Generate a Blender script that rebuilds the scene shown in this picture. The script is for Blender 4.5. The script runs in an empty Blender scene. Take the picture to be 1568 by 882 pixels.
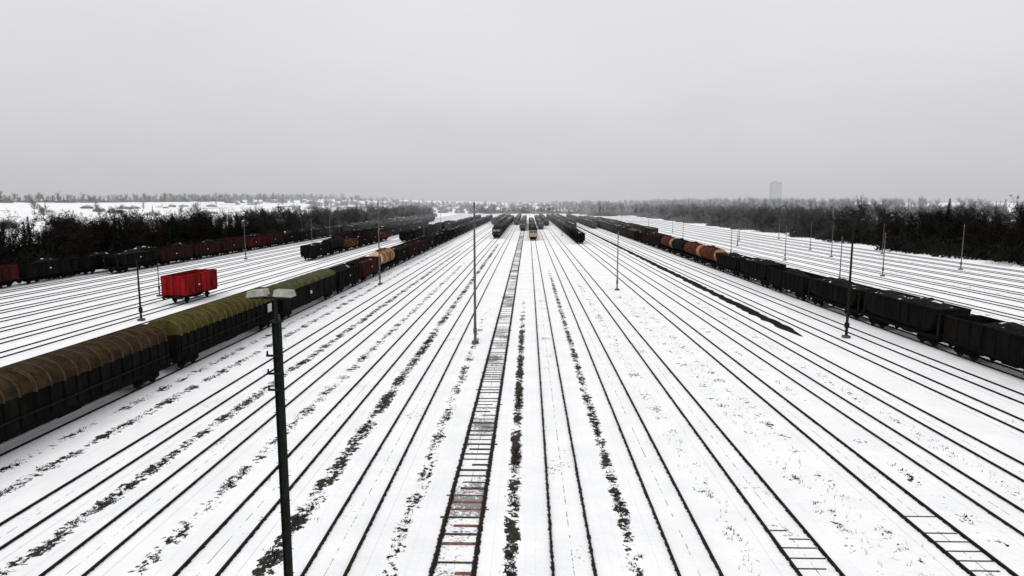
import bpy, math, random
from mathutils import Vector, Matrix
random.seed(7)
S = bpy.context.scene
D = bpy.data

# ------------------------------------------------------------------ node helpers
def math_node(nt, op, a, b=None, c=None, clamp=False):
    n = nt.nodes.new('ShaderNodeMath'); n.operation = op; n.use_clamp = clamp
    for i, v in enumerate((a, b, c)):
        if v is None: continue
        if isinstance(v, (int, float)): n.inputs[i].default_value = v
        else: nt.links.new(v, n.inputs[i])
    return n.outputs[0]
def mix_col(nt, f, a, b):
    n = nt.nodes.new('ShaderNodeMix'); n.data_type = 'RGBA'
    for s, v in ((n.inputs[0], f), (n.inputs[6], a), (n.inputs[7], b)):
        if isinstance(v, (int, float)): s.default_value = v
        elif isinstance(v, tuple): s.default_value = (v[0], v[1], v[2], 1)
        else: nt.links.new(v, s)
    return n.outputs[2]
def noise(nt, vec, scale, detail=3, rough=.55):
    n = nt.nodes.new('ShaderNodeTexNoise')
    n.inputs['Scale'].default_value = scale; n.inputs['Detail'].default_value = detail
    n.inputs['Roughness'].default_value = rough
    if vec is not None: nt.links.new(vec, n.inputs['Vector'])
    return n.outputs['Fac']
def smooth(nt, v, lo, hi):
    n = nt.nodes.new('ShaderNodeMapRange'); n.interpolation_type = 'SMOOTHSTEP'
    nt.links.new(v, n.inputs[0]); n.inputs[1].default_value = lo; n.inputs[2].default_value = hi
    return n.outputs[0]
def scale_vec(nt, vec, sc):
    n = nt.nodes.new('ShaderNodeMapping'); nt.links.new(vec, n.inputs[0])
    n.inputs['Scale'].default_value = sc
    return n.outputs[0]
HAZE = (0.68, 0.69, 0.71)  # pale tone mixed into surface colours to stand in for haze
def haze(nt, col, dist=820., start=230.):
    """aerial haze painted into the base colour: surfaces far out from the yard pale out"""
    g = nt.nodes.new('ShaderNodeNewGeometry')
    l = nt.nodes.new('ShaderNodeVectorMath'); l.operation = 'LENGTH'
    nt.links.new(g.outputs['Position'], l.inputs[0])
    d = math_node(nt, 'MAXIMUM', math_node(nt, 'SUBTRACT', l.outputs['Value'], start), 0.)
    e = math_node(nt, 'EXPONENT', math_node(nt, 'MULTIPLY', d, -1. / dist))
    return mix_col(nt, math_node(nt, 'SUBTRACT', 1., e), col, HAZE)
def new_mat(name):
    m = D.materials.new(name); m.use_nodes = True
    nt = m.node_tree; b = nt.nodes['Principled BSDF']
    b.inputs['Specular IOR Level'].default_value = .2
    return m, nt, b
def mat(name, c1, c2=None, scale=2., rough=.85, metal=0., hz=True, streak=False, spec=.03, snow=0.):
    m, nt, b = new_mat(name)
    tc = nt.nodes.new('ShaderNodeTexCoord').outputs['Object']
    if c2 is None: c2 = tuple(x * .55 for x in c1)
    v = scale_vec(nt, tc, (1, 1, .25)) if streak else tc
    f = smooth(nt, noise(nt, v, scale, 4, .7), .35, .65)
    col = mix_col(nt, f, c1, c2)
    if snow > 0:
        g = nt.nodes.new('ShaderNodeNewGeometry')
        sx = nt.nodes.new('ShaderNodeSeparateXYZ'); nt.links.new(g.outputs['Normal'], sx.inputs[0])
        up = smooth(nt, sx.outputs[2], .6, .9)
        p = smooth(nt, noise(nt, g.outputs['Position'], .9, 4), .62 - snow * .3, .68 - snow * .3)
        col = mix_col(nt, math_node(nt, 'MULTIPLY', up, p), col, (.8, .81, .82))
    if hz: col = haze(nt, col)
    nt.links.new(col, b.inputs['Base Color'])
    b.inputs['Roughness'].default_value = rough; b.inputs['Metallic'].default_value = metal
    b.inputs['Specular IOR Level'].default_value = spec
    return m

# ------------------------------------------------------------------ mesh builder
class MB:
    def __init__(s): s.v = []; s.f = []; s.m = []; s.mats = []
    def mi(s, m):
        if m not in s.mats: s.mats.append(m)
        return s.mats.index(m)
    def add(s, vs, fs, m):
        o = len(s.v); s.v += [tuple(p) for p in vs]; k = s.mi(m)
        for f in fs: s.f.append(tuple(i + o for i in f)); s.m.append(k)
    def box(s, x0, x1, y0, y1, z0, z1, m):
        s.add([(x0,y0,z0),(x1,y0,z0),(x1,y1,z0),(x0,y1,z0),(x0,y0,z1),(x1,y0,z1),(x1,y1,z1),(x0,y1,z1)],
              [(0,3,2,1),(4,5,6,7),(0,1,5,4),(1,2,6,5),(2,3,7,6),(3,0,4,7)], m)
    def cyl(s, a, b, r0, r1, n, m, caps=True):
        a = Vector(a); b = Vector(b); d = (b - a).normalized()
        u = d.orthogonal().normalized(); w = d.cross(u)
        vs = []
        for p, r in ((a, r0), (b, r1)):
            for i in range(n):
                t = 2 * math.pi * i / n
                vs.append(p + u * (r * math.cos(t)) + w * (r * math.sin(t)))
        fs = [(i, (i+1) % n, n + (i+1) % n, n + i) for i in range(n)]
        if caps: fs += [tuple(range(n-1, -1, -1)), tuple(range(n, 2*n))]
        s.add(vs, fs, m)
    def extr(s, prof, y0, y1, m, caps=True):
        n = len(prof)
        vs = [(x, y0, z) for x, z in prof] + [(x, y1, z) for x, z in prof]
        fs = [(i, n + i, n + (i+1) % n, (i+1) % n) for i in range(n)]
        if caps: fs += [tuple(range(n)), tuple(range(2*n-1, n-1, -1))]
        s.add(vs, fs, m)
    def mesh(s, name):
        me = D.meshes.new(name); me.from_pydata(s.v, [], s.f)
        for m in s.mats: me.materials.append(m)
        me.polygons.foreach_set('material_index', s.m); me.update()
        return me
def obj(name, me, loc=(0,0,0), parent=None, rz=0., sc=None):
    o = D.objects.new(name, me); S.collection.objects.link(o)
    o.location = loc; o.rotation_euler[2] = rz
    if sc: o.scale = sc
    if parent: o.parent = parent
    return o
def empty(name, loc=(0,0,0)):
    return obj(name, None, loc)

# ------------------------------------------------------------------ layout (metres, x across the yard, y along it)
TR = [-77,-72.5,-68,-63.5,-59,-54.5,-50,-45.5,-41.2,-37,-32.6,-28.2,-20.8,-16.4,-11.7,-7.2,
      -2.66,1.67,6.13,10.4,16.5,20.4,24.2,29.2,33.2,37.7,42.2,47,51.5,56,61,66,71,76.5,82,88,94]
END = 760.
# x, half width, density, from y, to y
WEEDS = [(-.62,.27,1.05,15,62),(4.0,.27,.82,15,110),(-5.0,.32,.62,15,62),(-9.5,.40,.9,15,200),(-14.0,.38,.66,15,130),
         (-18.6,.38,.85,15,170),(-23.9,.45,.7,15,190),(8.2,.45,.25,15,120),(12.7,.5,.20,15,110),(14.3,.5,.2,15,90),(18.45,.35,.2,20,90),
         (22.3,.4,.22,20,110),(-34.8,.3,.4,40,160),(-25.9,.35,.6,30,220),(54,.5,.5,60,260),(68.5,.5,.5,60,260),(85,.6,.5,60,260)]

# ------------------------------------------------------------------ materials
M = {}
M['steel']  = mat('dark_steel', (.008,.008,.008), (.018,.015,.013), 3)
M['rail']   = mat('rail_steel', (.012,.010,.009), (.024,.017,.013), 5, .6)
M['black']  = mat('black_wagon_paint', (.0035,.0035,.0035), (.010,.009,.008), 1.2, streak=True)
M['under']  = mat('underframe', (.003,.003,.003), (.008,.007,.006), 2)
M['brown']  = mat('brown_wagon_paint', (.030,.011,.009), (.011,.008,.007), 1.2, streak=True)
M['red']    = mat('red_wagon_paint', (.27,.009,.010), (.085,.005,.006), 1.0, .7, streak=True)
M['redd']   = mat('dull_red_wagon_paint', (.060,.010,.009), (.018,.008,.007), 1.0, .8, streak=True)
M['olive']  = mat('olive_hood_paint', (.072,.060,.018), (.036,.031,.012), 1.4)
M['ochre']  = mat('brown_hood_paint', (.045,.030,.016), (.020,.015,.010), 1.4)
M['greeny'] = mat('grey_green_roof', (.085,.085,.042), (.045,.045,.025), .8)
M['rib_o']  = mat('hood_rib_pale', (.125,.105,.036), (.07,.06,.022), 2.5)
M['rib_b']  = mat('hood_rib_brown', (.080,.052,.026), (.042,.028,.016), 2.5)
M['green']  = mat('green_wagon_paint', (.012,.02,.013), (.010,.012,.009), .8, streak=True)
M['grey']   = mat('grey_wagon_paint', (.10,.105,.10), (.04,.04,.038), 1., streak=True)
M['tan']    = mat('tan_tank_paint', (.36,.19,.09), (.15,.07,.035), .7, .6)
M['tanend'] = mat('cream_tank_end', (.60,.42,.26), (.42,.26,.15), .7, .6)
M['orange'] = mat('rusty_orange', (.12,.034,.015), (.035,.015,.011), 1.)
M['coal']   = mat('coal', (.005,.005,.005), (.014,.014,.014), 3, snow=.03)
M['load']   = mat('snowy_load', (.02,.018,.015), (.03,.025,.02), 3, snow=.4)
M['cream']  = mat('cream_cab_paint', (.40,.34,.24), (.25,.2,.14), 1.)
M['glass']  = mat('dark_glass', (.01,.012,.014), (.02,.02,.02), 1., .15, spec=.5)
M['white']  = mat('white_marking', (.6,.6,.58), (.4,.4,.38), 3)
M['wood']   = mat('sleeper_wood', (.025,.020,.018), (.10,.075,.065), 2.5)
M['woodred']= mat('sleeper_reddish', (.24,.11,.09), (.08,.05,.04), 2.5)
M['mast']   = mat('mast_paint', (.008,.011,.009), (.016,.018,.015), 2, .7)
M['mastg']  = mat('mast_grey', (.13,.13,.13), (.06,.06,.06), 2, .7)
M['lampg']  = mat('lamp_cover', (.42,.42,.38), (.2,.2,.16), 2, .4)
M['bark']   = mat('winter_bark', (.008,.007,.006), (.014,.012,.011), 1.)
M['twig']   = mat('winter_twigs', (.008,.007,.006), (.017,.014,.012), .6)
M['ever']   = mat('evergreen_needles', (.006,.010,.007), (.012,.017,.011), .8)
M['weed']   = mat('dry_weed', (.020,.016,.010), (.008,.007,.006), 2)
M['weedg']  = mat('green_weed', (.026,.032,.012), (.012,.014,.007), 2)
M['tower']  = mat('tower_concrete_hazed', (.50,.51,.54), (.47,.48,.51), .02, hz=False)  # concrete with the distance haze already painted into its colour
M['towerw'] = mat('tower_window_hazed', (.42,.43,.46), (.39,.40,.43), .02, hz=False)  # window bands, paled by the same painted-in haze
M['ash']    = mat('ash', (.006,.006,.006), (.016,.015,.014), 2)

SNOW1, SNOW2 = (.88,.885,.90), (.81,.82,.84)
def snow_base(nt, P):
    return mix_col(nt, smooth(nt, noise(nt, P, .35, 4), .3, .7), SNOW1, SNOW2)
def snow_bump(nt, P, b, s=.6):
    bp = nt.nodes.new('ShaderNodeBump'); bp.inputs['Strength'].default_value = s; bp.inputs['Distance'].default_value = .14
    nt.links.new(noise(nt, P, 1.6, 5, .68), bp.inputs['Height']); nt.links.new(bp.outputs[0], b.inputs['Normal'])
def ground_mat():
    m, nt, b = new_mat('snowy_ground')
    g = nt.nodes.new('ShaderNodeNewGeometry'); P = g.outputs['Position']
    sp = noise(nt, P, 6., 4, .75)
    spk = math_node(nt, 'MULTIPLY', smooth(nt, sp, .64, .72), smooth(nt, noise(nt, P, .17, 3), .45, .68))
    soil = math_node(nt, 'MULTIPLY', spk, .42)
    farn = smooth(nt, noise(nt, scale_vec(nt, P, (1, .35, 1)), .02, 6, .65), .56, .62)
    l = nt.nodes.new('ShaderNodeVectorMath'); l.operation = 'LENGTH'; nt.links.new(P, l.inputs[0])
    farn = math_node(nt, 'MULTIPLY', farn, math_node(nt, 'MULTIPLY', smooth(nt, l.outputs['Value'], 300, 600), .6))
    col = mix_col(nt, soil, snow_base(nt, P), (.06,.05,.04))
    col = mix_col(nt, farn, col, (.10,.09,.08))
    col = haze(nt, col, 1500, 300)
    nt.links.new(col, b.inputs['Base Color']); b.inputs['Roughness'].default_value = .9
    snow_bump(nt, P, b)
    return m
def verge_mat():
    """strip between tracks where soil and dead weeds show through the snow; uv = (across, density)"""
    m, nt, b = new_mat('thawed_verge')
    g = nt.nodes.new('ShaderNodeNewGeometry'); P = g.outputs['Position']
    uv = nt.nodes.new('ShaderNodeUVMap'); sx = nt.nodes.new('ShaderNodeSeparateXYZ'); nt.links.new(uv.outputs[0], sx.inputs[0])
    a = math_node(nt, 'ABSOLUTE', sx.outputs[0])
    prof = math_node(nt, 'SUBTRACT', 1., smooth(nt, a, .1, 1.))
    n1 = noise(nt, scale_vec(nt, P, (1.5, 1.3, 1)), 2.4, 5, .7)
    n2 = noise(nt, scale_vec(nt, P, (1., .8, 1)), .8, 2, .5)
    t = math_node(nt, 'ADD', n1, math_node(nt, 'MULTIPLY', math_node(nt, 'MULTIPLY', prof, sx.outputs[1]), .27))
    t = math_node(nt, 'ADD', t, math_node(nt, 'MULTIPLY', math_node(nt, 'SUBTRACT', n2, .51), .6))
    t = math_node(nt, 'SUBTRACT', t, math_node(nt, 'MULTIPLY', smooth(nt, a, .6, 1.), .5))
    soil = smooth(nt, t, .675, .71)
    dark = mix_col(nt, smooth(nt, noise(nt, P, 7., 4, .7), .4, .62), (.006,.0055,.005), (.045,.038,.026))
    col = mix_col(nt, soil, snow_base(nt, P), dark)
    col = haze(nt, col, 1500, 300)
    nt.links.new(col, b.inputs['Base Color']); b.inputs['Roughness'].default_value = .9
    snow_bump(nt, P, b)
    return m
def bed_mat(name, expo, gapw):
    m, nt, b = new_mat(name)
    g = nt.nodes.new('ShaderNodeNewGeometry'); P = g.outputs['Position']
    tc = nt.nodes.new('ShaderNodeTexCoord').outputs['Object']
    sx = nt.nodes.new('ShaderNodeSeparateXYZ'); nt.links.new(tc, sx.inputs[0])
    ax = math_node(nt, 'ABSOLUTE', sx.outputs[0])
    dr = math_node(nt, 'ABSOLUTE', math_node(nt, 'SUBTRACT', ax, .75))
    n = noise(nt, P, 3.5, 4, .7)
    w = math_node(nt, 'ADD', math_node(nt, 'MULTIPLY', math_node(nt, 'SUBTRACT', n, .5), .28), gapw)
    gap = smooth(nt, math_node(nt, 'SUBTRACT', w, dr), -.01, .03)
    mid = math_node(nt, 'MULTIPLY', math_node(nt, 'LESS_THAN', ax, .022), smooth(nt, noise(nt, scale_vec(nt, P, (1, .6, 1)), 2.5, 4, .7), .48, .56))
    d = math_node(nt, 'MAXIMUM', gap, math_node(nt, 'MULTIPLY', mid, .7))
    ins = math_node(nt, 'LESS_THAN', ax, .72)
    ballast = smooth(nt, math_node(nt, 'ADD', noise(nt, P, 5., 4, .75), noise(nt, P, .25, 2)), 1.22 - expo, 1.32 - expo)
    d = math_node(nt, 'MAXIMUM', d, math_node(nt, 'MULTIPLY', math_node(nt, 'MULTIPLY', ballast, ins), .75))
    col = mix_col(nt, d, snow_base(nt, P), (.026,.022,.019))
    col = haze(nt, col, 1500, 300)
    nt.links.new(col, b.inputs['Base Color']); b.inputs['Roughness'].default_value = .9
    snow_bump(nt, P, b)
    return m

# ------------------------------------------------------------------ terrain
def ss(a, b, x):
    t = max(0., min(1., (x - a) / (b - a))); return t * t * (3 - 2 * t)
def hz_(x, y):
    h = 0.
    h += 13.5 * ss(130, 420, -x) * (1 + .12 * math.sin(y * .006 + 1.) + .08 * math.sin(x * .011))
    h += 5. * ss(125, 330, x) * (1 + .25 * math.sin(y * .008))
    h += 5.5 * ss(800, 1500, y)
    return h
def spaced(lo, hi, dense_lo, dense_hi, step):
    out = []; v = dense_lo
    while v <= dense_hi: out.append(v); v += step
    s = step; v = dense_lo
    while v > lo: s *= 1.25; v -= s; out.insert(0, v)
    s = step; v = out[-1]
    while v < hi: s *= 1.25; v += s; out.append(v)
    return out
xs = spaced(-4000, 4000, -600, 500, 20); ys = spaced(-400, 6000, -60, 1600, 40)
vs = [(x, y, hz_(x, y)) for y in ys for x in xs]; nx = len(xs)
fs = [(j*nx+i, j*nx+i+1, (j+1)*nx+i+1, (j+1)*nx+i) for j in range(len(ys)-1) for i in range(nx-1)]
gm = D.meshes.new('snowy_ground'); gm.from_pydata(vs, [], fs); gm.materials.append(ground_mat())
for p in gm.polygons: p.use_smooth = True
obj('snowy_ground', gm)
# verges
vv, vf, vu = [], [], []
for (x0, w, d, y0, y1) in WEEDS:
    W = w * 2.; W = min(W, .8)
    o = len(vv); ye = y1
    vv += [(x0-W, y0-30, .006), (x0+W, y0-30, .006), (x0+W, ye, .006), (x0-W, ye, .006), (x0+W, ye+60, .006), (x0-W, ye+60, .006)]
    vf += [(o,o+1,o+2,o+3), (o+3,o+2,o+4,o+5)]
    vu += [(-1,d),(1,d),(1,d),(-1,d), (-1,d),(1,d),(1,-.8),(-1,-.8)]
vm_ = D.meshes.new('thawed_verge'); vm_.from_pydata(vv, [], vf); uvl = vm_.uv_layers.new(name='UVMap')
for i, u in enumerate(vu): uvl.data[i].uv = u
vm_.materials.append(verge_mat()); obj('thawed_verge', vm_)

# ------------------------------------------------------------------ tracks (rails stand half buried in the snow)
rb = MB(); RTOP = .125
for sgn in (-1, 1):
    c = sgn * .75; z0 = RTOP - .172
    prof = [(c-.07,.0),(c+.07,.0),(c+.07,.02),(c+.012,.045),(c+.012,.125),(c+.036,.14),(c+.036,.172),(c-.036,.172),(c-.036,.14),(c-.012,.125),(c-.012,.045),(c-.07,.02)]
    rb.extr([(x, z + z0) for x, z in prof][::-1], -40, END, M['rail'])
rail_me = rb.mesh('rails')
beds = {}
for nm, mm in (('n', bed_mat('track_bed_snow', -.02, .030)), ('w', bed_mat('track_bed_worn', .03, .072)), ('e', bed_mat('track_bed_thin_snow', .20, .12))):
    k = MB(); k.add([(-1.35,-40,.012),(1.35,-40,.012),(1.35,END,.012),(-1.35,END,.012)], [(0,1,2,3)], mm); beds[nm] = k.mesh('track_bed')
for x in TR:
    e = empty('railway_track', (x, 0, 0))
    obj('rails', rail_me, parent=e)
    main = abs(x + 2.66) < .1
    obj('track_bed', beds['e' if main else ('w' if -13 < x < 17 else 'n')], parent=e)
    if -22 < x < 36:
        sb = MB(); y = 14.; r = random.Random(int(x * 10))
        while y < (260 if main else 90):
            if main: p = .97 if y < 42 else (.8 if y < 70 else .5)
            elif abs(x-10.4) < .1: p = .9 if y < 25.5 else .0
            elif abs(x-16.5) < .1: p = .9 if y < 27 else .0
            else: p = .0
            if r.random() < p:
                hw = r.uniform(.05, .11) if main else .035
                ma = M['woodred'] if (main and y < 28 and r.random() < .35) else M['wood']
                a, c = (-.67, .67)
                if r.random() < .2:
                    if r.random() < .5: a = r.uniform(-.5, .1)
                    else: c = r.uniform(-.1, .5)
                sb.box(a, c, y-hw, y+hw, 0, .03, ma)
                if main and r.random() < .15:
                    q = r.choice((-1, 1)); sb.box(min(q*.83, q*1.0), max(q*.83, q*1.0), y-hw, y+hw, 0, .03, ma)
            y += .70 + r.uniform(-.04, .04)
        if sb.v: obj('sleepers', sb.mesh('sleepers'), parent=e)

# dark ash path beside a track on the right
st = MB(); y = 64.; r = random.Random(3); ya = []
while y < 430: ya.append(y); y += 1.3
AX = 27.05
L = [(AX - .75 * r.uniform(.5, 1.1) * min(1, (yy-63.4)/5), yy, .06) for yy in ya]; R = [(AX + .7 * r.uniform(.6, 1.05) * min(1, (yy-63.4)/5), yy, .06) for yy in ya]
n = len(ya)
st.add(L + R + [(a[0]-.05, a[1], -.02) for a in L] + [(a[0]+.05, a[1], -.02) for a in R],
       [f for i in range(n-1) for f in ((i, n+i, n+i+1, i+1), (2*n+i, i, i+1, 2*n+i+1), (n+i, 3*n+i, 3*n+i+1, n+i+1))], M['ash'])
obj('ash_path', st.mesh('ash_path'))

# ------------------------------------------------------------------ weeds (short, matted, poking through the snow)
wb = MB(); r = random.Random(11)
for (x0, w, d, y0, y1) in WEEDS:
    if abs(x0) > 40: continue
    y = float(y0); ph = r.uniform(0, 9)
    while y < min(y1, 100):
        dens = d * (.2 + .8 * math.sin(y * .9 + ph) * math.sin(y * .37 + ph * 2) + .2 * math.sin(y*2.3))
        if r.random() < dens:
            for _ in range(r.randint(1, 3)):
                cx = x0 + r.gauss(0, w * .4); cy = y + r.uniform(-.1, .1)
                gm_ = M['weedg'] if ((x0 in (-.62, 4.0)) and r.random() < .35) else M['weed']
                for k in range(5):
                    a = r.uniform(0, 6.28); h = r.uniform(.03, .12); l_ = r.uniform(.04, .14)
                    px, py = cx + r.gauss(0, .08), cy + r.gauss(0, .08)
                    ww = r.uniform(.01, .035); ca, sa = math.cos(a), math.sin(a)
                    wb.add([(px - sa*ww, py + ca*ww, 0), (px + sa*ww, py - ca*ww, 0), (px + ca*l_, py + sa*l_, h)], [(0,1,2)], gm_)
        y += .10 if y < 50 else .2
for _ in range(900):
    cy = 17 + 90 * r.random() ** 1.4; cx = r.choice([r.gauss(13.4, .8), r.gauss(8.2, .4), r.gauss(13.4, .8), r.gauss(22.3,.35)])
    for k in range(3):
        a = r.uniform(0, 6.28); h = r.uniform(.05, .3); l_ = r.uniform(.02, .2); ww = .006
        ca, sa = math.cos(a), math.sin(a)
        wb.add([(cx - sa*ww, cy + ca*ww, 0), (cx + sa*ww, cy - ca*ww, 0), (cx + ca*l_, cy + sa*l_, h)], [(0,1,2)], M['weed'])
obj('dry_weeds', wb.mesh('dry_weeds'))

# ------------------------------------------------------------------ wagons (local: y along, z=0 at ground)
RT = RTOP
def running_gear(b, L, axles4=True):
    b.box(-1.05, 1.05, -L/2+.05, L/2-.05, 1.02, 1.22, M['under'])
    b.box(-1.32, -1.2, -L/2, L/2, .98, 1.3, M['under']); b.box(1.2, 1.32, -L/2, L/2, .98, 1.3, M['under'])
    b.box(-1.3, 1.3, -L/2-.02, -L/2+.12, .95, 1.32, M['under']); b.box(-1.3, 1.3, L/2-.12, L/2+.02, .95, 1.32, M['under'])
    cs = []
    if axles4:
        for s in (-1, 1):
            c = s * (L/2 - 2.3)
            cs += [c-.9, c+.9]
            for q in (-1, 1):
                b.box(q*1.0-.07, q*1.0+.07, c-1.3, c+1.3, RT+.35, RT+.75, M['under'])
            b.box(-1.0, 1.0, c-.2, c+.2, RT+.5, 1.0, M['under'])
    else: cs = [-L/2+1.9, L/2-1.9]
    for c in cs:
        for q in (-1, 1):
            b.cyl((q*.70, c, RT+.46), (q*.83, c, RT+.46), .46, .46, 14, M['steel'])
            b.box(q*1.0-.1, q*1.0+.1, c-.16, c+.16, RT+.3, RT+.66, M['under'])
        b.cyl((-.7, c, RT+.46), (.7, c, RT+.46), .08, .08, 6, M['steel'])
    for e in (-1, 1):
        for q in (-1, 1):
            b.cyl((q*.87, e*L/2, 1.12), (q*.87, e*(L/2+.5), 1.12), .08, .08, 8, M['steel'])
            b.cyl((q*.87, e*(L/2+.5), 1.12), (q*.87, e*(L/2+.58), 1.12), .24, .24, 10, M['steel'])
        b.box(-.08, .08, min(e*L/2, e*(L/2+.5)), max(e*L/2, e*(L/2+.5)), 1.0, 1.12, M['steel'])
    b.box(-.5, .5, -1.2, .4, .6, 1.0, M['under']); b.cyl((.75,-.9,.8),(.75,.9,.8),.2,.2,8,M['under'])
def lumpy(b, x0, x1, y0, y1, z, h, m, seed, nx=6, ny=16):
    r = random.Random(seed); vs = []
    for j in range(ny+1):
        for i in range(nx+1):
            u = i/nx; v = j/ny
            e = min(1, 4*min(u, 1-u)) * min(1, 6*min(v, 1-v))
            vs.append((x0+(x1-x0)*u, y0+(y1-y0)*v, z + h*e*(.55+.45*math.sin(v*9+seed))+ r.uniform(-.08,.08)*e))
    b.add(vs, [(j*(nx+1)+i, j*(nx+1)+i+1, (j+1)*(nx+1)+i+1, (j+1)*(nx+1)+i) for j in range(ny) for i in range(nx)], m)
def gondola(L, H, m, load, ribs, four=True, seed=1, lh=.4):
    b = MB(); running_gear(b, L, four)
    z0 = 1.3; W = 1.42; t = .06; y = L/2 - .15
    b.box(-W+t, W-t, -y+t, y-t, z0, z0+.06, M['under'])
    b.box(-W, -W+t, -y, y, z0, H, m); b.box(W-t, W, -y, y, z0, H, m)
    b.box(-W+t, W-t, -y, -y+t, z0, H, m); b.box(-W+t, W-t, y-t, y, z0, H, m)
    for s in (-1, 1):
        b.box(min(s*(W-.03), s*(W+.09)), max(s*(W-.03), s*(W+.09)), -y-.03, y+.03, H-.1, H+.05, m)
        b.box(min(s*(W+.003), s*(W+.07)), max(s*(W+.003), s*(W+.07)), -y, y, z0-.05, z0+.1, m)
        for i in range(ribs):
            c = -y + .08 + (2*y-.16) * i/(ribs-1)
            b.box(min(s*(W+.002), s*(W+.1)), max(s*(W+.002), s*(W+.1)), c-.06, c+.06, z0+.1, H-.1, m)
        for q in (-.85, 0, .85):
            b.box(q-.06, q+.06, min(s*(y+.002), s*(y+.09)), max(s*(y+.002), s*(y+.09)), z0, H-.1, m)
        b.box(-W, W, min(s*(y-.04), s*(y+.1)), max(s*(y-.04), s*(y+.1)), H-.09, H+.04, m)
    b.box(W+.101, W+.108, -.9, -.5, z0+.9, z0+1.1, M['white'])
    if load: lumpy(b, -W+t, W-t, -y+t, y-t, H-.55, lh, load, seed)
    return b.mesh('wagon')
def hopper(L, H, m, load, seed=1):
    b = MB(); running_gear(b, L)
    W = 1.45; y = L/2 - .3; z0 = 1.75
    def ring(yy, z): return [(-W, -yy, z), (W, -yy, z), (W, yy, z), (-W, yy, z)]
    lo = [(-.9, -y+2.6, 1.1), (.9, -y+2.6, 1.1), (.9, y-2.6, 1.1), (-.9, y-2.6, 1.1)]
    vs = lo + ring(y-1.0, z0) + ring(y, H-.5) + ring(y, H)
    fs = [(3,2,1,0)]
    for k in range(3):
        for i in range(4): fs.append((4*k+i, 4*k+(i+1)%4, 4*k+4+(i+1)%4, 4*k+4+i))
    b.add(vs, fs, m)
    for s in (-1, 1):
        b.box(min(s*(W-.02), s*(W+.09)), max(s*(W-.02), s*(W+.09)), -y-.05, y+.05, H-.12, H+.06, m)
        for i in range(10):
            c = -y + .1 + (2*y-.2)*i/9
            zb = z0+.1 if abs(c) < y-1.3 else H-.9
            b.box(min(s*(W+.002), s*(W+.08)), max(s*(W+.002), s*(W+.08)), c-.06, c+.06, zb, H-.12, m)
        for q in (-1.2, 1.2):
            b.box(q-.06, q+.06, min(s*(y-.1), s*(L/2-.15)), max(s*(y-.1), s*(L/2-.15)), 1.3, H-.3, M['steel'])
        b.box(-W, W, min(s*(y-.03), s*(y+.07)), max(s*(y-.03), s*(y+.07)), H-.11, H+.05, m)
        for i in range(6):
            b.box(.75, 1.15, s*(L/2-.2)-.015, s*(L/2-.2)+.015, 1.4+i*.35, 1.43+i*.35, M['steel'])
    b.box(W+.09, W+.097, .2, .6, z0+.8, z0+1.0, M['white'])
    lumpy(b, -W+.02, W-.02, -y+.02, y-.02, H-.1, .55, load, seed)
    return b.mesh('wagon')
def hooded(L, m, rib, seed=1, H=4.15):
    """covered wagon: dark sides, rounded telescoping roof hoods carried on raised ribs"""
    b = MB(); running_gear(b, L)
    y = L/2 - .35; W = 1.42; zs = H - 1.15
    def prof(off, n=14, zb=zs):
        pts = [(-W-off, zb)]
        pts += [(-(W+off)*math.cos(math.pi*i/n), H-.95 + (.95+off)*math.sin(math.pi*i/n)) for i in range(n+1)]
        pts += [(W+off, zb)]
        return pts
    b.box(-1.40, 1.40, -L/2+.1, L/2-.1, 1.32, zs-.003, M['black'])
    segs = 3; sl = 2*y/segs
    for k in range(segs):
        off = .06 if k == 1 else 0.
        a = -y + k*sl + (.02 if k != 1 else -.15); c = a + sl - .04 + (.3 if k == 1 else 0)
        b.extr(prof(off)[::-1], a, c, m)
        nr = 6
        for i in range(nr+1):
            cc = a + .1 + (c-a-.2)*i/nr
            b.extr(prof(off+.08, zb=zs-.05)[::-1], cc-.055, cc+.055, rib)
            b.extr(prof(off+.03, zb=zs-.03)[::-1], cc+.055, cc+.16, M['olived'] if 'olived' in M else M['under']) if i < nr else None
            b.box(1.402, 1.47, cc-.05, cc+.05, 1.36, zs-.12, M['under']); b.box(-1.47, -1.402, cc-.05, cc+.05, 1.36, zs-.12, M['under'])
    b.box(1.473, 1.54, -L/2+.3, L/2-.3, 1.85, 1.95, M['steel'])
    for s in (-1, 1):
        b.box(-1.35, 1.35, min(s*(y+.26), s*(y+.3)), max(s*(y+.26), s*(y+.3)), 1.95, 3.0, M['black'])
        b.box(-1.3, 1.3, s*(L/2-.05)-.03, s*(L/2-.05)+.03, 2.2, 2.26, M['steel'])
        for q in (-1.3, 1.3): b.box(q-.03, q+.03, s*(L/2-.05)-.029, s*(L/2-.05)+.029, 1.3, 2.2, M['steel'])
    return b
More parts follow.
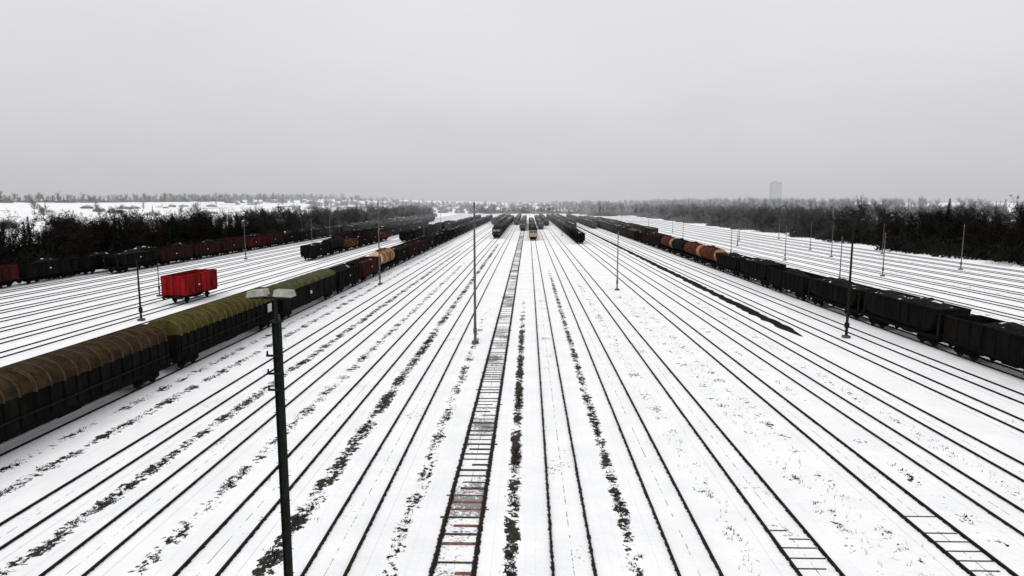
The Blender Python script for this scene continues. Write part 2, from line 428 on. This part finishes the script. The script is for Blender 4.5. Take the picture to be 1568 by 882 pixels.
def boxcar(L, m, roof, H=3.9, door=None, flat=.5):
    b = MB(); running_gear(b, L)
    y = L/2 - .2; W = 1.4
    b.box(-W, W, -y, y, 1.32, H-flat, m)
    n = 10; pr = [(-(W+.05)*math.cos(math.pi*i/n), H-flat+.01 + flat*math.sin(math.pi*i/n)) for i in range(n+1)]
    b.extr(pr[::-1], -y-.05, y+.05, roof)
    for i in range(9):
        c = -y+.5+(2*y-1)*i/8
        b.extr([(x*1.012, z+.03) for x, z in pr][::-1], c-.04, c+.04, roof)
        for s in (-1, 1): b.box(min(s*(W+.002), s*(W+.05)), max(s*(W+.002), s*(W+.05)), c-.05, c+.05, 1.34, H-flat, m)
    for s in (-1, 1):
        b.box(min(s*(W+.053), s*(W+.09)), max(s*(W+.053), s*(W+.09)), -1.5, 1.5, 1.4, H-flat-.12, door or m)
        b.box(min(s*(W+.093), s*(W+.12)), max(s*(W+.093), s*(W+.12)), -3.2, 3.2, H-flat-.08, H-flat-.02, M['steel'])
    b.box(W+.093, W+.098, -1.1, -.5, 2., 2.4, M['white'])
    return b.mesh('wagon')
def tank(L, m, mend=None):
    b = MB(); running_gear(b, L); mend = mend or m
    R = 1.38; zc = 2.72; y = L/2 - .7; n = 24
    sec = [(-y-.42, .02), (-y-.38, .55), (-y-.25, 1.0), (-y, R), (y, R), (y+.25, 1.0), (y+.38, .55), (y+.42, .02)]
    vs = []
    for yy, rr in sec:
        for i in range(n): t = 2*math.pi*i/n; vs.append((rr*math.cos(t), yy, zc+rr*math.sin(t)))
    fs = [(k*n+i, (k+1)*n+i, (k+1)*n+(i+1)%n, k*n+(i+1)%n) for k in range(len(sec)-1) for i in range(n)]
    b.add(vs, [f for f in fs if f[0] < 3*n or f[0] >= 4*n], mend)
    b.add(vs, [f for f in fs if 3*n <= f[0] < 4*n], m)
    for c in (-y*.6, 0, y*.6):
        pr = [((R+.03)*math.cos(2*math.pi*i/n), zc+(R+.03)*math.sin(2*math.pi*i/n)) for i in range(n)]
        b.extr(pr[::-1], c-.05, c+.05, M['steel'])
    for s in (-1, 1): b.box(-1.1, 1.1, s*y*.8-.2, s*y*.8+.2, 1.22, 1.75, M['under'])
    b.cyl((0,0,zc+R-.1), (0,0,zc+R+.35), .38, .38, 12, m)
    b.box(-.35, .35, -y*.7, -.45, zc+R+.06, zc+R+.1, M['steel']); b.box(-.35, .35, .45, y*.7, zc+R+.06, zc+R+.1, M['steel'])
    for q in (1.42, 1.5):
        b.box(q-.02, q+.02, .5, .54, 1.3, zc+R*.7, M['steel']); b.box(q-.02, q+.02, .9, .94, 1.3, zc+R*.7, M['steel'])
    for i in range(7): b.box(1.45, 1.49, .54, .9, 1.4+i*.33, 1.43+i*.33, M['steel'])
    return b.mesh('wagon')
def loco(L=16, m=None, front=None):
    m = m or M['green']; front = front or M['cream']
    b = MB(); running_gear(b, L)
    y = L/2-.2; W = 1.48
    prof = [(-y, 1.3), (-y, 2.5), (-y+.45, 3.55), (-y+.9, 3.95), (y-.9, 3.95), (y-.45, 3.55), (y, 2.5), (y, 1.3)]
    n = len(prof)
    vs = [(-W, a, z) for a, z in prof] + [(W, a, z) for a, z in prof]
    fs = [tuple(range(n)), tuple(range(2*n-1, n-1, -1))] 
    b.add(vs, fs, m)
    for i in range(n):
        j = (i+1) % n
        mm = front if i in (0, 1, 5, 6) else m
        b.add([vs[i], vs[n+i], vs[n+j], vs[j]], [(0,1,2,3)], mm)
    for s in (-1, 1):
        for q in (-.7, .7):
            a0, z0, a1, z1 = (y-.06, 2.68, y-.36, 3.38)
            d = .02
            b.add([(q-.55, s*(a0+d), z0), (q+.55, s*(a0+d), z0), (q+.55, s*(a1+d), z1), (q-.55, s*(a1+d), z1)], [(0,1,2,3) if s < 0 else (3,2,1,0)], M['glass'])
        for q in (-1.05, 1.05): b.cyl((q, s*(y), 1.75), (q, s*(y+.08), 1.75), .14, .14, 10, M['lampg'])
        b.box(s*1.0-.3, s*1.0+.3, -.3, .3, 3.95, 4.1, M['steel'])
        for i in range(6):
            c = -4+1.6*i
            b.box(min(s*(W+.002), s*(W+.03)), max(s*(W+.002), s*(W+.03)), c-.45, c+.45, 2.6, 3.2, M['steel'])
        b.box(min(s*(W+.002), s*(W+.03)), max(s*(W+.002), s*(W+.03)), y-2.1, y-1.3, 2.6, 3.3, M['glass'])
        b.box(min(s*(W+.002), s*(W+.03)), max(s*(W+.002), s*(W+.03)), -y+1.3, -y+2.1, 2.6, 3.3, M['glass'])
    b.box(-.5, .5, -3, 3, 3.951, 4.2, M['steel'])
    return b.mesh('locomotive')

M['olived'] = mat('hood_seam_dark', (.018,.015,.008), (.010,.009,.006), 2)  # darker band along one side of each hood rib
hb = hooded(20.2, M['ochre'], M['rib_b']).mesh('wagon')
ho_ = hooded(20.2, M['olive'], M['rib_o'])
ho_.box(1.543, 1.555, 6.9, 7.9, 1.96, 2.8, M['white'])
ho = ho_.mesh('wagon')
W_ = {
 'hood_b': (hb, 20.2, 'covered_hood_wagon'),
 'hood_o': (ho, 20.2, 'covered_hood_wagon'),
 'box_o': (boxcar(20.2, M['black'], M['greeny'], 4.0, flat=.75), 20.2, 'box_wagon'),
 'box_s': (boxcar(14, M['brown'], M['grey']), 14, 'box_wagon'),
 'box_k': (boxcar(14, M['black'], M['black']), 14, 'box_wagon'),
 'gon_br': (gondola(12.6, 3.5, M['brown'], M['coal'], 9, seed=2), 12.6, 'open_freight_wagon'),
 'gon_bk': (gondola(12.6, 3.4, M['black'], M['coal'], 9, seed=3, lh=.9), 12.6, 'open_freight_wagon'),
 'gon_sn': (gondola(12.6, 3.3, M['black'], M['load'], 9, seed=4), 12.6, 'open_freight_wagon'),
 'gon_or': (gondola(12.6, 3.0, M['orange'], M['load'], 8, seed=5), 12.6, 'open_freight_wagon'),
 'gon_gr': (gondola(12.6, 3.3, M['green'], M['coal'], 8, seed=6), 12.6, 'open_freight_wagon'),
 'red': (gondola(9.2, 3.75, M['red'], None, 7, four=False), 9.2, 'red_open_wagon'),
 'redl': (gondola(12.6, 3.4, M['redd'], M['coal'], 9, seed=8), 12.6, 'red_open_wagon'),
 'hop': (hopper(13.4, 3.5, M['black'], M['coal'], 3), 13.4, 'coal_hopper_wagon'),
 'hop2': (hopper(13.4, 3.7, M['black'], M['coal'], 5), 13.4, 'coal_hopper_wagon'),
 'tank_t': (tank(12.4, M['tan'], M['tanend']), 12.4, 'tank_wagon'),
 'tank_o': (tank(12.4, M['orange'], M['tan']), 12.4, 'tank_wagon'),
 'tank_k': (tank(12.4, M['black']), 12.4, 'tank_wagon'),
 'loco': (loco(), 16, 'diesel_locomotive'),
 'loco_k': (loco(16, M['black'], M['green']), 16, 'diesel_locomotive'),
}
def train(x, y0, keys, gap=1.2):
    y = y0
    for k in keys:
        me, L, nm = W_[k]
        obj(nm, me, (x, y + L/2, 0)); y += L + gap
    return y
rr = random.Random(21)
def rnd(n, pool): return [rr.choice(pool) for _ in range(n)]
dark = ['gon_bk','gon_bk','hop','gon_bk','box_k','tank_k','gon_br','hop2']
mixd = ['gon_bk','gon_br','box_s','gon_or','gon_br','gon_gr','hop','gon_br']
y = train(-28.2, 5.6, ['hood_b','hood_b','hood_o','box_o','gon_bk','redl','tank_t'])
train(-28.2, y, rnd(26, dark))
y = train(37.7, 16., ['hop','hop2','gon_bk','hop2','hop','gon_bk','hop2','hop'], .8)
y = train(37.7, y, ['tank_o','tank_o','tank_k','tank_o'])
y = train(37.7, y, ['box_k','gon_br','gon_bk','box_s','gon_br']); train(37.7, y, rnd(16, dark))
train(42.2, 205., rnd(20, mixd)); train(47, 245., rnd(14, mixd)); train(33.2, 330., rnd(16, dark))
obj('red_open_wagon', W_['red'][0], (-45.5, 86.3, 0))
train(-50, 146., ['gon_bk','tank_k','gon_or','gon_sn','gon_br','gon_or'], 1.2)
train(-41.2, 215., rnd(9, dark)); train(-54.5, 235., rnd(8, dark)); train(-37., 300., rnd(14, dark)); train(-59, 200., rnd(6, dark))
train(-81.5, 60., rnd(30, ['gon_bk','gon_br','gon_bk','gon_bk','hop','gon_bk','redl','gon_bk']))
train(-77, 118., rnd(22, ['gon_bk','gon_br','gon_bk','redl','hop','gon_bk']))
train(-72.5, 260., rnd(12, dark)); train(-68., 300., rnd(12, dark))
train(1.67, 226., ['loco'] + rnd(12, ['gon_sn','box_s','gon_bk'])); train(-2.66, 305., ['loco_k'] + rnd(12, dark))
train(-11.7, 238., ['loco_k'] + rnd(16, dark)); train(-7.2, 385., rnd(12, dark)); train(6.13, 320., ['loco_k'] + rnd(12, dark))
train(16.5, 208., rnd(24, ['gon_bk','hop','gon_bk','box_k'])); train(20.4, 300., rnd(18, dark)); train(10.4, 370., rnd(14, dark))
train(24.2, 350., rnd(14, mixd)); train(-16.4, 330., rnd(16, dark)); train(-20.8, 390., rnd(12, dark))

# ------------------------------------------------------------------ masts
def lamp_mast(h, r0, r1, m, kind='none'):
    b = MB()
    b.box(-.3, .3, -.3, .3, -.1, .25, M['mastg'])
    b.cyl((0,0,.2), (0,0,h), r0, r1, 8, m)
    b.box(-r0-.03, r0+.03, -r0-.03, r0+.03, 1.0, 1.5, m)
    if kind == 'lamp':
        b.box(-.45, .55, -.16, .16, h, h+.14, m)
        b.cyl((-.35,0,h-.02), (-.35,0,h+.04), .12, .12, 8, M['lampg']); b.cyl((.45,0,h-.02), (.45,0,h+.04), .12, .12, 8, M['lampg'])
        b.cyl((0,0,h-.7), (.4,0,h), .025, .025, 5, m)
    elif kind == 'small':
        b.cyl((0,0,h-.1), (0,0,h+.35), .11, .07, 8, M['mastg'])
        b.cyl((0,0,h-.6), (.3,0,h-.5), .02, .02, 5, m)
    return b.mesh('lamp_mast')
lm = lamp_mast(12.8, .13, .08, M['mastg'], 'small'); lm2 = lamp_mast(12.2, .14, .08, M['mast'], 'lamp'); lm3 = lamp_mast(8.6, .11, .06, M['mastg'], 'small')
obj('lamp_mast', lm, (-4.95, 60, 0)); obj('lamp_mast', lm2, (31.1, 63.5, 0)); obj('lamp_mast', lm3, (13.4, 98, 0))
obj('lamp_mast', lm, (-23.9, 104, 0))
sm = lamp_mast(6.8, .12, .08, M['mast'])
obj('signal_post', sm, (-43.3, 71, 0)); obj('signal_post', lamp_mast(5.,.07,.05,M['mast']), (-52., 90, 0))
lm4 = lamp_mast(7.5, .10, .06, M['mastg'], 'small')
for (x, y, k) in [(49.3,104,0),(63.5,118,0),(58.5,150,0),(49.3,160,0),(49.3,210,0),(73.5,160,0),(79,185,0),(63.5,200,0),(85,130,1),(91,170,0),(73.5,230,0),
                  (49.3,270,0),(63.5,290,0),(91,240,0),(-30.4,190,1),(-34.8,260,1),(-56.7,170,1),(-61,210,1),(-65.7,150,1),(-56.7,300,1),(-70.2,230,1),(13.4,260,0),(-13.9,300,1)]:
    obj('lamp_mast', lm4 if not k else lm3, (x, y, 0))
b = MB(); h = 9.6
for q in (-1, 1): b.box(q*.10-.012, q*.10+.012, -.10, .10, 0, h, M['mast'])
b.box(-.088, .088, -.012, .012, 0, h, M['mast'])
b.box(-.3,.3,-.3,.3,-.1,.25,M['mastg'])
b.cyl((0,0,h-.6), (0,0,h+.75), .055, .05, 10, M['mast'])
b.box(-.16,.16,-.14,.14,h-.02,h+.04,M['mast'])
for i in range(22):
    z = 1.2+i*.4; s = 1 if i % 2 else -1
    b.cyl((s*.1, 0, z), (s*.2, 0, z), .011, .011, 5, M['mast'])
for z in (7.55, 8.05, 8.6):
    b.box(-.30, .2, -.16, -.105, z-.03, z+.03, M['mast']); b.cyl((-.27,-.13,z+.02), (-.27,-.13,z+.14), .035, .025, 8, M['mast'])
z = h+.72
b.cyl((-.75,0,z), (.5,0,z), .035, .035, 8, M['mast'])
def flood(cx, tilt, m):
    pr = [(-.28,-.08),(.28,-.08),(.24,.10),(-.24,.10)]
    b.extr([(cx+x_, z+.14+z_+tilt*x_) for x_, z_ in pr], -.2, .2, m)
    b.box(cx-.22, cx+.22, -.17, .17, z+.02, z+.05, M['glass'])
    b.cyl((cx,0,z), (cx,0,z+.1), .03, .03, 6, M['mast'])
flood(-.52, .1, M['lampg']); flood(.28, -.05, M['lampg'])
obj('floodlight_mast', b.mesh('floodlight_mast'), (-7.5, 19, 0))

# ------------------------------------------------------------------ skyscraper
b = MB()
b.box(-18, 18, -14, 14, 0, 88, M['tower'])
for i in range(25):
    z = 3+i*3.4
    b.box(-17, 17, -14.2, -14.01, z, z+1.6, M['towerw'])
b.box(-8, 6, -8, 8, 88, 92, M['tower'])
obj('office_tower', b.mesh('office_tower'), (920, 2480, 0))

# ------------------------------------------------------------------ trees
def tree(seed, h, spread, ntw, mt='twig', bushy=False):
    r = random.Random(seed); b = MB()
    pts = []
    def limb(p, d, l, rad, lev):
        q = p; segs = 3
        for k in range(segs):
            d2 = (d + Vector((r.gauss(0,.12), r.gauss(0,.12), r.gauss(0,.06)+.05))).normalized()
            e = q + d2 * (l/segs); r1 = rad*(1-(k+1)/segs*.6)
            b.cyl(q, e, rad*(1-k/segs*.6), r1, 5 if lev == 0 else 3, M['bark'], caps=False)
            if lev > 0: pts.append((e, d2))
            if lev < 2 and k >= (0 if lev else 1 if not bushy else 0):
                for _ in range(5 if lev == 0 else 3):
                    a = r.uniform(0, 6.28); el = r.uniform(.25, .9)
                    nd = Vector((math.cos(a)*math.cos(el), math.sin(a)*math.cos(el), math.sin(el)))
                    limb(q.lerp(e, r.random()), (nd*spread + d2*.4).normalized(), l*(.48 if lev == 0 else .5)*r.uniform(.7,1.2), rad*.4, lev+1)
            q = e; d = d2
    limb(Vector((0,0,-.3)), Vector((0,0,1)), h*.86, h*.018, 0)
    for i in range(ntw):
        p, d = r.choice(pts)
        a = Vector((r.gauss(0,1), r.gauss(0,1), r.gauss(.35,.8))).normalized()
        l = r.uniform(.4, 1.1)*h*.07
        s = a.orthogonal().normalized()*r.uniform(.03,.085)*(h/10)
        q = p + Vector((r.gauss(0,.35), r.gauss(0,.35), r.gauss(0,.35)))*(h*.05)
        if q.z < .2: continue
        b.add([q-s, q+s, q+a*l], [(0,1,2)], M[mt])
    return b.mesh('bare_tree')
def conifer(seed, h):
    r = random.Random(seed); b = MB()
    b.cyl((0,0,-.3), (0,0,h), h*.016, .02, 5, M['bark'], False)
    for i in range(900):
        t = r.random()**.8; z = h*(.08+.92*t); R = h*.2*(1-t)*r.uniform(.3,1.1)+.1
        a = r.uniform(0,6.28); p = Vector((math.cos(a)*R*.5, math.sin(a)*R*.5, z))
        d = Vector((math.cos(a), math.sin(a), -.35)).normalized(); s = d.cross(Vector((0,0,1))).normalized()*r.uniform(.1,.25)
        b.add([p-s, p+s, p+d*R*.6], [(0,1,2)], M['ever'])
    return b.mesh('conifer')
def bush(seed, w, h):
    r = random.Random(seed); b = MB()
    for i in range(800):
        a = r.uniform(0,6.28); R = w*math.sqrt(r.random()); top = h*(1-(R/w)**2*.6)*(.75+.25*math.sin(a*3+seed))
        p = Vector((math.cos(a)*R, math.sin(a)*R, top*r.random()))
        d = Vector((r.gauss(0,.5), r.gauss(0,.5), 1)).normalized(); s = d.orthogonal().normalized()*r.uniform(.06,.22)
        b.add([p-s, p+s, p+d*r.uniform(.4,1.2)], [(0,1,2)], M['twig'] if r.random() < .6 else M['ever'])
    return b.mesh('bush')
trees = [tree(s, 10, sp, 1800, 'twig', bu) for s, sp, bu in ((1,.8,True),(2,.95,True),(3,.7,False),(4,1.05,True),(5,.85,True))]
con = [conifer(9, 11), conifer(10, 9)]
bus = [bush(1, 4.5, 4.2), bush(2, 5.5, 3.4)]
def plant(par, me, x, y, s, r):
    obj('tree', me, (x, y, hz_(x, y)-.1), par, r.uniform(0, 6.28), (s*r.uniform(.9,1.25), s*r.uniform(.9,1.25), s))
r = random.Random(5)
def belt(name, n, fx, hs, pc=.12, pb=.35):
    e = empty(name)
    for i in range(n):
        x, y = fx()
        q = r.random()
        if q < pc: plant(e, r.choice(con), x, y, hs()*.1, r)
        elif q < pc+pb: plant(e, r.choice(bus), x, y, hs()*.14, r)
        else: plant(e, r.choice(trees), x, y, hs()*.1, r)
belt('tree_belt', 1250, lambda: (-88 - 26*r.random()**1.2, 45 + 560*r.random()**1.4), lambda: r.uniform(6.5, 9.8), .12, .5)
def hill():
    k = r.randint(0, 5); base = (-165,-215,-270,-330,-400,-450)[k]
    y = 120 + 1300*r.random()
    return base + r.gauss(0, 9) + 25*math.sin(y*.01+k), y
belt('hillside_trees', 480, hill, lambda: r.uniform(3, 7.5), .15, .5)
belt('hilltop_forest', 1000, lambda: (-430-160*r.random(), 150+1700*r.random()), lambda: r.uniform(5, 9.5), .15, .5)
belt('woodland', 1050, lambda: (107 + 45*r.random()**1.1 + 5*math.sin(r.random()*6), 75 + 620*r.random()**1.3), lambda: r.uniform(6.5, 10.5), .12, .45)
belt('upper_woodland', 700, lambda: (158 + 190*r.random(), 110 + 580*r.random()), lambda: r.uniform(5, 8), .15, .5)
belt('distant_woodland', 1100, lambda: (60 + 440*r.random(), 620 + 800*r.random()), lambda: r.uniform(8, 12.5), .15, .4)
belt('distant_forest', 900, lambda: (-600 + 900*r.random(), 780 + 900*r.random()**1.2), lambda: r.uniform(7, 11), .12, .4)
belt('yard_edge_scrub', 160, lambda: (-70 + 130*r.random(), 765 + 60*r.random()), lambda: r.uniform(5, 8), .1, .5)
obj('conifer', con[0], (112, 178, 0), None, 1., (1.4, 1.4, 1.3)); obj('bare_tree', trees[1], (119, 232, 0), None, 2., (1.2, 1.2, 1.4))
obj('bare_tree', trees[3], (110, 150, 0), None, 4., (1., 1., 1.25))

# ------------------------------------------------------------------ sky + light
w = D.worlds.new('World'); S.world = w; w.use_nodes = True
nt = w.node_tree; bg = nt.nodes['Background']
EL, RO = 42., 200.
sky = nt.nodes.new('ShaderNodeTexSky'); sky.sky_type = 'NISHITA'; sky.sun_disc = False
sky.sun_elevation = math.radians(EL); sky.sun_rotation = math.radians(RO); sky.air_density = 2; sky.dust_density = 5
hs = nt.nodes.new('ShaderNodeHueSaturation'); hs.inputs['Saturation'].default_value = .15
nt.links.new(sky.outputs[0], hs.inputs['Color'])
tc = nt.nodes.new('ShaderNodeTexCoord')
sx = nt.nodes.new('ShaderNodeSeparateXYZ'); nt.links.new(tc.outputs['Generated'], sx.inputs[0])
cr = nt.nodes.new('ShaderNodeValToRGB'); e = cr.color_ramp.elements
e[0].position = 0.; e[0].color = (.61,.61,.63,1)
e[1].position = 1.; e[1].color = (1.08,1.08,1.08,1)
for p, c in ((.05,(.65,.645,.665)),(.16,(.73,.725,.745)),(.3,(.805,.80,.83)),(.42,(.86,.86,.895))):
    k = e.new(p); k.color = (*c, 1)
nt.links.new(sx.outputs[2], cr.inputs[0])
cl = noise(nt, scale_vec(nt, tc.outputs['Generated'], (1,1,2.5)), 1.6, 4, .5)
clm = nt.nodes.new('ShaderNodeMapRange'); nt.links.new(cl, clm.inputs[0]); clm.inputs[1].default_value=.3; clm.inputs[2].default_value=.7
clm.inputs[3].default_value = 9.3; clm.inputs[4].default_value = 10.6
vm = nt.nodes.new('ShaderNodeVectorMath'); vm.operation = 'SCALE'; nt.links.new(cr.outputs[0], vm.inputs[0]); nt.links.new(clm.outputs[0], vm.inputs[3])
mc = mix_col(nt, .92, hs.outputs[0], vm.outputs[0])
nt.links.new(mc, bg.inputs[0]); bg.inputs[1].default_value = .1
sl = D.lights.new('sun', 'SUN'); sl.energy = 1.1; sl.angle = math.radians(25); sl.color = (1,.97,.93)
so = D.objects.new('sun', sl); S.collection.objects.link(so)
az = math.radians(RO); d = Vector((math.sin(az)*math.cos(math.radians(EL)), math.cos(az)*math.cos(math.radians(EL)), math.sin(math.radians(EL))))
so.rotation_euler = d.to_track_quat('Z', 'Y').to_euler()
S.view_settings.view_transform = 'Standard'; S.view_settings.look = 'None'; S.view_settings.exposure = 0

# ------------------------------------------------------------------ camera
c = D.cameras.new('camera'); c.lens = 22.96; c.sensor_width = 36; c.clip_end = 12000; c.clip_start = .1
co = D.objects.new('camera', c); S.collection.objects.link(co)
co.location = (0, 0, 13.13)
co.rotation_euler = (math.radians(90-7.46), 0, math.radians(1.43))
S.camera = co
